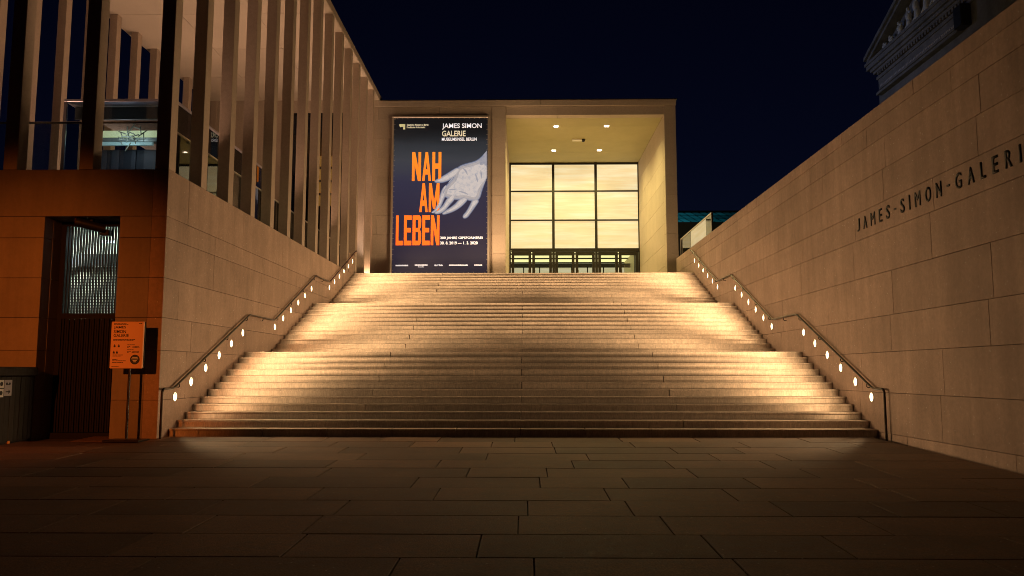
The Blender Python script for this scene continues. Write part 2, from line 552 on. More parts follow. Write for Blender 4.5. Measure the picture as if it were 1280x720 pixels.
# roof: fascia, soffit panels, slab
box('roof_slab', M['column'], cb, -15.7, XL + .02, YC - .05, 38.6, SOF + .03, 14.86, .01)
yy = YC - .03
while yy < 38.5:
    for xa, xb in ((-15.66, -12.85), (-12.84, -10.0), (-9.99, XL + .01)):
        box('soffit_panel', M['soffit'], cb, xa, xb - .006, yy + .006, min(yy + 3.2, 38.55) - .006, SOF, SOF + .028)
    yy += 3.2
# upstand between the last columns, carries the top two stair lights
box('upstand', M['wall'], cb, XL - .26, XL - .003, 32.0, 33.09, ZT + .003, 6.12, .005)
# end wall of the terrace with a tall dark glazed opening
box('end_wall', M['fac'], cb, -8.9, XL - .3, 37.92, 38.4, ZT, SOF - .003)
box('end_wall', M['fac'], cb, -15.6, -11.6, 37.92, 38.4, ZT, SOF - .003)
box('end_wall', M['fac'], cb, -11.6, -8.9, 37.92, 38.4, 13.95, SOF - .003)
hall = box('inner_room', M['black'], cb, -11.75, -8.75, 42.0, 42.2, ZT, 14.0)
box('inner_ceiling', plain('timber_ceiling', (.30, .17, .08), .6), cb, -11.6, -8.9, 38.5, 42.0, 12.9, 13.0)
M['amber'] = glow('amber_glow', (1.0, 0.42, 0.08), 1.6)
for i in range(4):
    box('amber_glow_panel', M['amber'], cb, -11.3, -9.2, 41.8, 41.96, 12.3 - i * .72, 12.85 - i * .72)  # emission stands in for the orange light on the timber interior
for x in (-11.6, -10.25, -8.95):
    box('glazing_bar', M['black'], cb, x, x + .06, 37.95, 38.05, ZT, 13.95)
box('window_pane', M['smoke'], cb, -11.55, -8.92, 37.99, 38.0, ZT, 13.94)
# balustrade behind the columns: glass panes and a slim top rail
bal = empty('balustrade', (-11, 16.2, ZT)); bal.parent = cb; bal.location = Vector((-11, 16.2, ZT)) - Vector((-11, 16, 0))
bm_x = -7.62
MB().box(-15.1, bm_x, 16.18, 16.22, 6.47, 6.51, .006).build('top_rail', M['steel'], bal)
MB().box(bm_x - .02, bm_x + .02, 16.222, 36.5, 6.47, 6.51, .006).build('top_rail', M['steel'], bal)
for k in range(5):
    xa = -15.1 + k * 1.495
    box('glass_pane', M['glass'], bal, xa + .01, xa + 1.48, 16.195, 16.205, ZT, 6.47)
for k in range(13):
    ya = 16.25 + k * 1.56
    box('glass_pane', M['glass'], bal, bm_x - .005, bm_x + .005, ya, ya + 1.54, ZT, 6.47)
# glass pavilion standing on the terrace
pv = empty('glass_pavilion', (0, 0, 0)); pv.parent = cb; pv.location = Vector((-10.6, 20.2, ZT)) - Vector((-11, 16, 0))
PX0, PX1, PY0, PY1, PZ = -12.12, -9.18, 20.2, 27.4, 8.42
MB().box(PX0, PX1, PY0, PY1, PZ - .07, PZ, .01).build('pavilion_roof', plain('pale_steel', (.36, .33, .40), .4, .6), pv)
fr = plain('grey_frame', (.20, .18, .22), .4, .6)
for (x, y_) in ((PX0, PY0), (PX1 - .07, PY0), (PX0, PY1 - .07), (PX1 - .07, PY1 - .07)):
    box('corner_post', fr, pv, x, x + .07, y_, y_ + .07, ZT, PZ - .072)
box('front_glass', M['glass'], pv, PX0 + .08, PX1 - .08, PY0 + .03, PY0 + .042, ZT, PZ - .08)
for k in range(4):
    a = PY0 + .1 + k * 1.77
    box('side_glass', M['glass'], pv, PX1 - .045, PX1 - .033, a, a + 1.74, ZT, PZ - .08)
    box('side_mullion', M['black'], pv, PX1 - .06, PX1 - .02, a + 1.742, a + 1.768, ZT, PZ - .08)
box('dark_fascia', plain('charcoal_panel', (.035, .035, .038), .6), pv, PX0 + .1, PX1 - .12, PY0 + .35, PY0 + .40, 7.98, PZ - .09)
M['coolstrip'] = glow('cool_strip', (0.90, 0.90, 0.52), .38)
M['palemetal'] = plain('pale_metal', (.45, .50, .48), .4, .5)
box('light_trough', M['coolstrip'], pv, PX0 + .25, PX1 - .15, 21.3, 21.5, 7.72, 7.90)
box('light_trough', M['palemetal'], pv, PX0 + .15, PX1 - .15, 21.25, 21.5, 7.58, 7.69)
box('light_trough', glow('blue_strip', (.5, .7, .70), .22), pv, PX0 + .3, PX0 + 1.9, 21.22, 21.3, 7.47, 7.56)
random.seed(3)
hc = MB()
for k in range(22):
    cx_ = -10.72 + random.gauss(0, .16); cz_ = 7.72 + random.gauss(0, .16)
    a = random.uniform(0, PI)
    hc.cyl((cx_ - .14 * math.cos(a), 21.0, cz_ - .14 * math.sin(a)), (cx_ + .14 * math.cos(a), 21.1, cz_ + .14 * math.sin(a)), .014, n=6)
hc.build('hoist_frame', plain('hoist_metal', (.20, .21, .17), .5, .4), pv)
pm = [plain('slate_panel', (.10, .10, .13), .55), plain('slate_panel_dark', (.05, .05, .07), .55)]
x = PX0 + .12
k = 0
while x < PX1 - .3:
    wv = (.34, .13, .22)[k % 3]
    box('wall_panel', pm[k % 2], pv, x, min(x + wv, PX1 - .16) - .01, 21.6 + .03 * (k % 2), 21.75, ZT, 7.45)
    x += wv; k += 1
box('door_frame', M['palemetal'], pv, -9.98, -9.94, 21.5, 21.58, ZT, 7.40)
box('door_frame', M['palemetal'], pv, -9.94, -9.34, 21.5, 21.58, 7.36, 7.40)
M['cream'] = glow('cream_panel', (1.0, 0.84, 0.42), 1.0)
for (a, b_, z0, z1) in ((21.0, 21.7, 5.9, 7.1), (21.0, 21.75, ZT, 5.84), (22.55, 22.78, ZT, 6.95), (23.05, 23.3, ZT, 6.95), (25.3, 25.8, 5.95, 6.7), (25.3, 25.8, ZT, 5.9)):
    box('lit_panel', M['cream'], pv, PX1 - .30, PX1 - .26, a, b_, z0, z1)
pvl = bpy.data.lights.new('pavilion_fill', 'POINT'); pvl.energy = 14; pvl.color = (.85, .92, 1.0); pvl.shadow_soft_size = .2
o = bpy.data.objects.new('pavilion_fill', pvl); o.location = (-10.8, 20.75, 7.6); link(o)  # fill light added to brighten the wall panels, no fixture
box('back_screen', plain('charcoal_screen', (.05, .045, .045), .6), pv, PX1 - .40, PX1 - .36, 20.7, 27.2, ZT, 8.2)

# gate in the recess
gt = empty('gate', (0, 0, 0)); gt.parent = cb; gt.location = Vector((-9, 16.2, 0)) - Vector((-11, 16, 0))
GX0, GX1 = OX0 + .005, OX1 - .005
M['gate'] = plain('dark_gate_paint', (.005, .003, .003), .5, 0.0, .2)
box('gate_frame', M['gate'], gt, GX0, GX0 + .10, 16.19, 16.27, .0, 4.366)
box('gate_frame', M['gate'], gt, GX1 - .05, GX1, 16.19, 16.27, .0, 4.366)
box('gate_frame', M['gate'], gt, GX0 + .10, GX1 - .05, 16.19, 16.27, 4.28, 4.366)
box('gate_rail', M['gate'], gt, GX0 + .10, GX1 - .05, 16.18, 16.28, 2.36, 2.47)
bx0, bx1 = GX0 + .12, GX1 - .06
nb = 22
for i in range(nb):
    xx = bx0 + (bx1 - bx0) * (i + .5) / nb
    box('gate_bar', M['gate'], gt, xx - .011, xx + .011, 16.20, 16.26, 2.47, 4.28)
for i in range(26):
    xa = GX0 + .105 + (GX1 - GX0 - .16) * i / 26
    xb = GX0 + .105 + (GX1 - GX0 - .16) * (i + 1) / 26
    box('gate_slat', M['gate'], gt, xa + .008, xb - .008, 16.20 + .012 * (i % 2), 16.25, .06, 2.355)
box('gate_backing', M['black'], gt, GX0 + .1, GX1 - .05, 16.252, 16.262, .06, 2.355)
box('gate_sill', M['gate'], gt, GX0 + .1, GX1 - .05, 16.02, 16.27, -.06, .07)
# lit service passage behind the gate
ps = empty('service_passage', (0, 0, 0)); ps.parent = cb; ps.location = Vector((-9, 19, 0)) - Vector((-11, 16, 0))
M['pswall'] = plain('pale_plaster', (.62, .64, .58), .7)
PA, PB = -14.6, OX1 + .3
box('passage_wall', M['pswall'], ps, PA - .1, PA, 16.6, 22.0, 0, 4.8)
box('passage_wall', M['pswall'], ps, PB, PB + .1, 16.6, 22.0, 0, 4.8)
box('passage_wall', M['pswall'], ps, PA, PB, 22.0, 22.1, 0, 5.2)
box('passage_ceiling', M['pswall'], ps, PA, PB, 16.6, 22.1, 5.2, 5.25)
box('dark_beam', M['black'], ps, PA, PB - .003, 20.4, 20.55, 4.02, 4.33)
sl = plain('perforated_sheet', (.62, .62, .54), .5)
dk = plain('sheet_shadow_gap', (.05, .05, .045), .7)
box('screen_backing', dk, ps, PA, PB - .003, 20.66, 20.68, .2, 4.02)
zz = 1.9
while zz < 3.98:
    box('screen_slat', sl, ps, -12.6, -10.2, 20.58, 20.65, zz, zz + .045)
    zz += .075
tube = glow('cool_tube', (0.72, 0.90, 1.0), 12.0)
MB().box(-9.30, -9.02, 17.15, 17.25, 4.10, 4.15, .02).build('passage_lamp', tube, ps)
pl = bpy.data.lights.new('passage_lamp_light', 'POINT'); pl.energy = 620; pl.color = (.80, .95, .82); pl.shadow_soft_size = .12
o = bpy.data.objects.new('passage_lamp_light', pl); o.location = (-12.2, 19.9, 4.5); link(o)

# ------------------------------------------------------------------ floodlight hanging in the recess
fl = empty('floodlight', (-9.0, 16.0, OZ), 'dark cylindrical floodlight hanging under the lintel of the gate recess', 'floodlight')
MB().cyl((-9.02, 15.74, 4.28), (-8.58, 15.98, 4.18), .09, .09, 20).build('lamp_housing', M['black'], fl)
MB().cyl((-9.05, 15.73, 4.285), (-8.97, 15.77, 4.27), .10, .10, 20).build('lamp_hood', M['black'], fl)
MB().cyl((-9.056, 15.727, 4.286), (-9.051, 15.729, 4.286), .075, .075, 20).build('lamp_glass', plain('red_lens', (.35, .08, .04), .2), fl)
MB().box(-8.83, -8.77, 15.84, 15.93, 4.22, OZ, .005).build('bracket', M['black'], fl)
MB().box(-8.70, -8.50, 15.97, 16.12, 4.05, 4.17, .01).build('ballast_box', M['black'], fl)

# ------------------------------------------------------------------ handrails
def handrail(side, label):
    s = -1 if side == 'l' else 1
    xw = XL if side == 'l' else XR
    xr = xw - s * .085
    t = empty('handrail', (xr, 15.5, 0), label, 'handrail')
    pts = [(xr, 15.56, gz(15.5) - .02), (xr, 15.56, .86)]
    for a in range(1, 6):
        q = a / 5 * PI / 2
        pts.append((xr, 15.56 + .09 * (1 - math.cos(q)), .86 + .09 * math.sin(q)))
    h = .95
    pts += [(xr, FL[0] - .02, .95)]
    zz = 0
    for fi, y0 in enumerate(FL):
        yt = y0 + 11.3 * TREAD
        zz += 12 * RISE
        pts.append((xr, yt, zz + h - .0))
        if fi < 2: pts.append((xr, FL[fi + 1] - .03, zz + h))
    pts.append((xr, yt + .12, zz + h))
    # resample the bends
    fine = []
    for a, b_ in zip(pts, pts[1:]):
        a = Vector(a); b_ = Vector(b_); L = (b_ - a).length
        if L > .3:
            e = .05 / L
            fine += [a.lerp(b_, e), a.lerp(b_, 1 - e)]
        else:
            fine += [a, b_]
    out = [Vector(pts[0])]
    for p in fine:
        if (p - out[-1]).length > .004: out.append(p)
    MB().tube(out, .024, 10).build('rail', M['rail'], t)
    zz = 0
    for fi, y0 in enumerate(FL):
        for f in (.06, .36, .66, .96):
            yy = y0 + f * 11.3 * TREAD
            zh = zz + h + f * 12 * RISE
            MB().tube([(xr, yy, zh - .02), (xr, yy, zh - .075), (xr + s * .02, yy, zh - .09), (xw + s * .01, yy, zh - .09)], .010, 6).build('bracket', M['rail'], t)
        zz += 12 * RISE
        if fi < 2:
            yy = (y0 + 11.3 * TREAD + FL[fi + 1]) / 2
            MB().tube([(xr, yy, zz + h - .02), (xr, yy, zz + h - .075), (xr + s * .02, yy, zz + h - .09), (xw + s * .01, yy, zz + h - .09)], .010, 6).build('bracket', M['rail'], t)
handrail('l', 'dark metal handrail climbing the wall below the columns, left of the stairs')
handrail('r', 'dark metal handrail climbing the wall with lettering, right of the stairs')

# ------------------------------------------------------------------ wall lights beside the stairs
RL = .088
def lamp_parts(s):
    """meshes of a round recessed light on a wall whose outward normal is -s along x"""
    d = -s
    ring = MB()
    n = 28
    v = []
    for (r, o_) in ((RL + .016, .0), (RL + .016, .008), (RL, .010), (RL - .004, -.006)):
        for i in range(n):
            t = 2 * PI * i / n
            v.append((d * o_, r * math.cos(t), r * math.sin(t)))
    f = [(k * n + i, k * n + (i + 1) % n, (k + 1) * n + (i + 1) % n, (k + 1) * n + i) for k in range(3) for i in range(n)]
    ring.add(v, f, True)
    lens = MB()
    v = [(d * .008, 0, 0)]
    for rr, oo in ((.45, .0075), (.8, .006), (1.0, .003)):
        v += [(d * oo, RL * rr * math.cos(2 * PI * i / n), RL * rr * math.sin(2 * PI * i / n)) for i in range(n)]
    lens.add(v, [(0, 1 + i, 1 + (i + 1) % n) for i in range(n)] + [(1 + k * n + i, 1 + k * n + (i + 1) % n, 1 + (k + 1) * n + (i + 1) % n, 1 + (k + 1) * n + i) for k in range(2) for i in range(n)], True)
    lid = MB(); lid.box(*sorted((d * .008, d * .016)), -.013, .013, RL * .42, RL * .86, .003)
    return (ring.mesh('bezel', M['steel'], (0, 0, 0))[0], lens.mesh('lens', M['lens'], (0, 0, 0))[0], lid.mesh('lamp_clip', M['bronze'], (0, 0, 0))[0])
LP = {-1: lamp_parts(-1), 1: lamp_parts(1)}
ordn = ('lowest', 'second', 'third', 'fourth', 'fifth', 'topmost')
flight = ('bottom', 'middle', 'upper')
spot = bpy.data.lights.new('step_light_lamp', 'SPOT')
spot.energy = STEP_W; spot.color = WARM; spot.spot_size = R(150); spot.spot_blend = .35; spot.shadow_soft_size = .05
# step-light optics: a flat fan of light, strongest just below the horizontal
spot.use_nodes = True
sn = spot.node_tree.nodes; sl_ = spot.node_tree.links
em_ = sn['Emission']; gi = sn.new('ShaderNodeNewGeometry'); sxyz = sn.new('ShaderNodeSeparateXYZ')
sl_.new(gi.outputs['Incoming'], sxyz.inputs[0])
m1 = sn.new('ShaderNodeMath'); m1.operation = 'ADD'; m1.inputs[1].default_value = FAN_DOWN; sl_.new(sxyz.outputs['Z'], m1.inputs[0])
m2 = sn.new('ShaderNodeMath'); m2.operation = 'MULTIPLY'; sl_.new(m1.outputs[0], m2.inputs[0]); sl_.new(m1.outputs[0], m2.inputs[1])
m3 = sn.new('ShaderNodeMath'); m3.operation = 'ADD'; m3.inputs[1].default_value = .19; sl_.new(m2.outputs[0], m3.inputs[0])
m4 = sn.new('ShaderNodeMath'); m4.operation = 'DIVIDE'; m4.inputs[0].default_value = 1.0; sl_.new(m3.outputs[0], m4.inputs[1])
lf = sn.new('ShaderNodeLightFalloff'); lf.inputs['Smooth'].default_value = 6.0
# sideways the optic throws soft lobes, a little stronger up the stairs than down
ab = sn.new('ShaderNodeMath'); ab.operation = 'ABSOLUTE'; sl_.new(sxyz.outputs['X'], ab.inputs[0])
az = sn.new('ShaderNodeMath'); az.operation = 'ARCTAN2'; sl_.new(sxyz.outputs['Y'], az.inputs[0]); sl_.new(ab.outputs[0], az.inputs[1])
lo1 = sn.new('ShaderNodeMath'); lo1.operation = 'MULTIPLY_ADD'; lo1.inputs[1].default_value = 6.5; lo1.inputs[2].default_value = .9; sl_.new(az.outputs[0], lo1.inputs[0])
lo2 = sn.new('ShaderNodeMath'); lo2.operation = 'COSINE'; sl_.new(lo1.outputs[0], lo2.inputs[0])
lo3 = sn.new('ShaderNodeMath'); lo3.operation = 'MULTIPLY_ADD'; lo3.inputs[1].default_value = .42; lo3.inputs[2].default_value = .66; sl_.new(lo2.outputs[0], lo3.inputs[0])
up1 = sn.new('ShaderNodeMath'); up1.operation = 'MULTIPLY_ADD'; up1.inputs[1].default_value = .42; up1.inputs[2].default_value = .90; up1.use_clamp = False; sl_.new(sxyz.outputs['Y'], up1.inputs[0])
up2 = sn.new('ShaderNodeMath'); up2.operation = 'MAXIMUM'; up2.inputs[1].default_value = .12; sl_.new(up1.outputs[0], up2.inputs[0])
q1 = sn.new('ShaderNodeMath'); q1.operation = 'MULTIPLY'; sl_.new(lo3.outputs[0], q1.inputs[0]); sl_.new(up2.outputs[0], q1.inputs[1])
q2 = sn.new('ShaderNodeMath'); q2.operation = 'MULTIPLY'; sl_.new(q1.outputs[0], q2.inputs[0]); sl_.new(m4.outputs[0], q2.inputs[1])
sl_.new(q2.outputs[0], lf.inputs['Strength'])
sl_.new(lf.outputs['Quadratic'], em_.inputs['Strength'])
for s, xw in ((-1, XL), (1, XR)):
    for fi, y0 in enumerate(FL):
        for i in range(6):
            yl = y0 + .25 + i * 2 * TREAD
            zl_ = fi * 12 * RISE + .775 + i * 2 * RISE
            t = empty('step_light', (xw, yl, zl_),
                      '%s round light of the %s flight, set in the wall %s' % (ordn[i], flight[fi], 'below the columns' if s < 0 else 'with the lettering'),
                      'wall light', 'round lights in the stair walls')
            for nm, me in zip(('bezel', 'lens', 'lamp_clip'), LP[s]):
                put(nm, me, t.location, t)
            lo = bpy.data.objects.new('step_light_lamp', spot)
            lo.location = (xw - s * .045, yl, zl_)
            d = Vector((-s, .25, -.20))      # beam thrown across and up the stairs
            lo.rotation_euler = d.to_track_quat('-Z', 'Y').to_euler()
            link(lo)

# ------------------------------------------------------------------ entrance building
eb = empty('entrance_building', (0, YF, ZTOP), 'pale stone entrance building with a tall lit portal at the top of the stairs', 'building')
PXA, PXB, PZ1 = -0.955, 6.77, 13.81
RT = 14.55
def fac(x0, x1, z0, z1, y0=YF, dep=.5, c=.006, name='stone_block'):
    return box(name, M['fac'], eb, x0, x1, y0 + random.uniform(0, .002), y0 + dep, z0, z1, c)
box('facade_core', M['joint'], eb, -8.8, PXA - .05, YF + .3, 50, ZTOP, 14.5)
box('facade_core', M['joint'], eb, PXB + .05, 7.32, YF + .3, 50, ZTOP, 14.5)
box('facade_core', M['joint'], eb, PXA - .05, PXB + .05, YF + .3, 50, PZ1 + .05, 14.5)
# fascia course and coping
xs = [-8.8, -5.7, -2.65, 0.75, 3.9, 7.36]
for a, b_ in zip(xs, xs[1:]):
    fac(a + .004, b_ - .004, 14.25, RT - .02, YF - .04)
box('coping', M['steel'], eb, -8.8, 7.40, YF - .06, YF + .6, RT - .018, RT + .02)
# lower frieze over the portal
for a, b_ in ((PXA, 1.6), (1.6, 4.2), (4.2, PXB)):
    fac(a + .003, b_ - .003, PZ1, 14.24, YF + .09)
# poster bay: courses of slabs
zz = ZTOP
zrow = [ZTOP + .02, 6.0, 6.95, 7.9, 8.85, 9.8, 10.75, 11.7, 12.65, 13.6, 14.24]
for i, (z0, z1) in enumerate(zip(zrow, zrow[1:])):
    js = [-8.8, -7.2, -4.2, -1.62] if i % 2 else [-8.8, -5.9, -3.0, -1.62]
    for a, b_ in zip(js, js[1:]):
        fac(a + .003, b_ - .003, z0 + .003, z1 - .003, YF + .06)
    # pier left of the portal, frame right of it
    fac(-1.615, PXA, z0 + .003, z1 - .003, YF)
    fac(PXB, 7.33, z0 + .003, z1 - .003, YF)
# portal side walls and ceiling
zp = [ZTOP + .02, 6.4, 7.45, 8.5, 9.55, 10.6, 11.65, 12.7, PZ1]
for i, (z0, z1) in enumerate(zip(zp, zp[1:])):
    js = [YF + .505, 40.9, 44.1, 47.2] if i % 2 else [YF + .505, 42.4, 45.5, 47.2]
    for a, b_ in zip(js, js[1:]):
        for xa, xb in ((PXB, PXB + .2), (PXA - .2, PXA)):
            box('stone_block', M['fac'], eb, xa, xb, a + .003, b_ - .003, z0 + .003, z1 - .003, .005)
M['psoffit'] = stone('portal_soffit', (.44, .39, .21), var=.03, grain=.04, stain=.06, bump=.08)
for i, (a, b_) in enumerate(((YF + .6, 40.0), (40.0, 42.4), (42.4, 44.8), (44.8, 47.2))):
    box('ceiling_panel', M['psoffit'], eb, PXA, PXB, a + .004, b_ - .004, PZ1 + .0, PZ1 + .05)
# back wall glazing
YB = 47.0
M['frame'] = plain('bronze_glazing_frame', (.022, .018, .015), .45, .4)
xv = [-.92, 1.67, 4.21, 6.79]
zh = [13.72, 12.06, 10.30, 8.58]
for i in range(3):
    for j in range(3):
        wpn = box('window_panel', M['onyx'], eb, xv[i] + .05, xv[i + 1] - .05, YB + .06, YB + .09, zh[j + 1] + .035, zh[j] - .035)
for x in xv[1:3]:
    box('mullion', M['frame'], eb, x - .075, x + .075, YB - .06, YB + .12, ZTOP, 13.80)
box('mullion', M['frame'], eb, xv[0] - .03, xv[0] + .06, YB - .03, YB + .12, ZTOP, 13.80)
box('mullion', M['frame'], eb, xv[3] - .08, xv[3] + .01, YB - .03, YB + .12, ZTOP, 13.80)
for i in range(3):
    for z in zh[1:3]:
        box('transom', M['frame'], eb, xv[i] + .076, xv[i + 1] - .081, YB - .02, YB + .11, z - .04, z + .04)
    box('transom', M['frame'], eb, xv[i] + .076, xv[i + 1] - .081, YB - .03, YB + .11, 13.70, 13.79)
    box('transom', M['frame'], eb, xv[i] + .076, xv[i + 1] - .081, YB - .05, YB + .13, 8.40, 8.60)
    # a pair of doors in each bay
    xm = (xv[i] + xv[i + 1]) / 2
    for q, (a, b_) in enumerate(((xv[i] + .10, xm - .03), (xm + .03, xv[i + 1] - .10))):
        dr = empty('door', (0, 0, 0)); dr.parent = eb
        dr.location = Vector(((a + b_) / 2, YB, ZTOP)) - Vector((0, YF, ZTOP))
        fm = MB()
        fm.box(a, a + .16, YB - .04, YB + .06, ZTOP, 8.38); fm.box(b_ - .16, b_, YB - .04, YB + .06, ZTOP, 8.38)
        fm.box(a + .16, b_ - .16, YB - .04, YB + .06, 8.18, 8.38); fm.box(a + .16, b_ - .16, YB - .04, YB + .06, ZTOP, ZTOP + .2)
        fm.build('door_frame', M['frame'], dr)
        box('door_pane', M['glass'], dr, a + .16, b_ - .16, YB, YB + .012, ZTOP + .2, 8.18)
        hx = b_ - .16 if q == 0 else a + .16
        MB().cyl((hx, YB - .09, 6.2), (hx, YB - .09, 7.3), .018, n=8).build('pull_handle', M['steel'], dr)
# foyer behind the doors
fy = empty('foyer', (0, 0, 0)); fy.parent = eb; fy.location = Vector((3, 50, ZTOP)) - Vector((0, YF, ZTOP))
M['foyerceil'] = glow('foyer_luminous_ceiling', (1.0, 0.90, 0.42), 1.0)
M['foyerwall_glow'] = onyx('foyer_glow_stone', .6, (.9, .78, .46))  # stone wall given a glow that stands in for the foyer light
for i in range(4):
    box('ceiling_light', M['foyerceil'], fy, -3, 9, 47.6 + i * 2.1, 49.5 + i * 2.1, 9.0, 9.05)
    box('ceiling_beam', M['black'], fy, -3, 9, 49.55 + i * 2.1, 49.65 + i * 2.1, 8.92, 9.05)
box('foyer_wall', M['foyerwall_glow'], fy, -3, 9, 56.0, 56.1, ZTOP, 9.05)
box('foyer_wall', plain('foyer_side', (.5, .45, .3), .6), fy, 6.95, 7.05, 47.4, 56, ZTOP, 9.0)
box('inner_lobby_beam', M['frame'], fy, -3, 6.9, 52.2, 52.4, 8.15, 8.4)
for k in range(8):
    x = -1.2 + k * 1.05
    box('lobby_post', M['frame'], fy, x, x + .07, 52.25, 52.35, ZTOP, 8.15)
# downlights in the portal ceiling
for (x, y_) in ((1.58, 39.9), (4.17, 39.9), (1.62, 44.37), (4.2, 44.37)):
    MB().box(x - .11, x + .11, y_ - .11, y_ + .11, PZ1 - .012, PZ1 - .002, .003).build('downlight', M['downlens'], eb)
    sp = bpy.data.lights.new('downlight_lamp', 'SPOT'); sp.energy = 1300; sp.color = (1, .80, .27); sp.spot_size = R(150); sp.spot_blend = .7; sp.shadow_soft_size = .12
    o = bpy.data.objects.new('downlight_lamp', sp); o.location = (x, y_, PZ1 - .03); link(o)
dc = empty('ceiling_camera', (2.9, 42.2, PZ1), 'small cream box with black dome camera on the portal ceiling', 'camera')
MB().box(2.55, 3.05, 42.1, 42.3, PZ1 - .09, PZ1 - .001, .01).build('camera_base', M['white'], dc)
MB().ball((3.14, 42.2, PZ1 - .06), .1, .1, .1).build('camera_dome', M['black'], dc)

# ------------------------------------------------------------------ exhibition banner
bn = empty('exhibition_banner', (-4.1, 37.9, 6.0), 'tall dark exhibition banner with orange headline and a pale reaching hand', 'banner')
BX0, BX1, BZ0, BZ1 = -6.39, -1.82, 6.0, 13.62
BY = 37.86
f = MB()
for (a, b_, z0, z1) in ((BX0 - .10, BX1 + .10, BZ1, BZ1 + .10), (BX0 - .10, BX1 + .10, BZ0 - .10, BZ0), (BX0 - .10, BX0, BZ0, BZ1), (BX1, BX1 + .10, BZ0, BZ1)):
    f.box(a, b_, 37.80, 38.02, z0, z1, .012)
f.build('banner_frame', plain('aluminium_frame', (.62, .56, .50), .35, .6), bn)
M['bprint_sheen'], n, l, b = newmat('banner_print_sheen')
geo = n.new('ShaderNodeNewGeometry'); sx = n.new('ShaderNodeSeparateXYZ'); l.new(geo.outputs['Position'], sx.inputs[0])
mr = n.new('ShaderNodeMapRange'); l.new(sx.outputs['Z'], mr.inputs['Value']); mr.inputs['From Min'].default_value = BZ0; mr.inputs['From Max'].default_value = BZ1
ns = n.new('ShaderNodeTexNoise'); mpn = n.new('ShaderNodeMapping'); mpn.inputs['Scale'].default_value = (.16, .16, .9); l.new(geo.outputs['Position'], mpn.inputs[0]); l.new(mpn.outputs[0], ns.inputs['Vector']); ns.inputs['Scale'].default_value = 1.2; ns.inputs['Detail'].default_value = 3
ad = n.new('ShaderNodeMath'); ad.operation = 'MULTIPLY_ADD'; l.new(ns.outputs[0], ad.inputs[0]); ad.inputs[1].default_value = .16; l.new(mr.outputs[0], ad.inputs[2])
rp = n.new('ShaderNodeValToRGB'); e = rp.color_ramp.elements  # grey sheen towards the top is uneven light put into the print colour
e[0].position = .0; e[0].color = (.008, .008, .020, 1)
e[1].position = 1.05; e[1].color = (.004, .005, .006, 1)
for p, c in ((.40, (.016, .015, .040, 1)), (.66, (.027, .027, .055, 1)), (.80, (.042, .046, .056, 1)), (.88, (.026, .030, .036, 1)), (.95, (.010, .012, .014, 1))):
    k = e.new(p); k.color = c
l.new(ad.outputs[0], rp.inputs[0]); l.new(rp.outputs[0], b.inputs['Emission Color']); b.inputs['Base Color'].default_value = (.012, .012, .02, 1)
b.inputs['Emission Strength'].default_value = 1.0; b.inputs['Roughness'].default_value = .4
box('banner_sheet', M['bprint_sheen'], bn, BX0, BX1, BY, BY + .02, BZ0, BZ1)
ey = MB()
for k in range(30):
    z = BZ0 + .12 + k * (BZ1 - BZ0 - .2) / 29
    for xa in (BX0, BX1 - .06): ey.box(xa, xa + .06, BY - .015, BY - .002, z, z + .018)
for k in range(18):
    x = BX0 + .15 + k * (BX1 - BX0 - .3) / 17
    for za in (BZ0, BZ1 - .05): ey.box(x, x + .018, BY - .015, BY - .002, za, za + .05)
tag(ey.build('lacing', plain('grey_cord', (.38, .36, .34), .6), bn), kind='stuff')
def bx(px): return BX0 + (px - 493.4) / (609.3 - 493.4) * (BX1 - BX0)
def bz(py): return BZ1 - (py - 148.2) / (341.0 - 148.2) * (BZ1 - BZ0)
M['orange'], n, l, b = newmat('orange_print')
geo = n.new('ShaderNodeNewGeometry'); sx = n.new('ShaderNodeSeparateXYZ'); l.new(geo.outputs['Position'], sx.inputs[0])
mr = n.new('ShaderNodeMapRange'); l.new(sx.outputs['Z'], mr.inputs['Value']); mr.inputs['From Min'].default_value = bz(307); mr.inputs['From Max'].default_value = bz(191)
rp = n.new('ShaderNodeValToRGB'); rp.color_ramp.elements[0].color = (.95, .13, .012, 1); rp.color_ramp.elements[1].color = (.95, .29, .025, 1)
l.new(mr.outputs[0], rp.inputs[0]); l.new(rp.outputs[0], b.inputs['Base Color']); l.new(rp.outputs[0], b.inputs['Emission Color'])
b.inputs['Emission Strength'].default_value = .78
M['bwhite'] = glow('white_banner_print', (.80, .78, .80), .8)
M['bcream'] = glow('cream_banner_print', (.85, .78, .55), .62)
M['bgold'] = glow('olive_banner_print', (.62, .58, .30), .6)
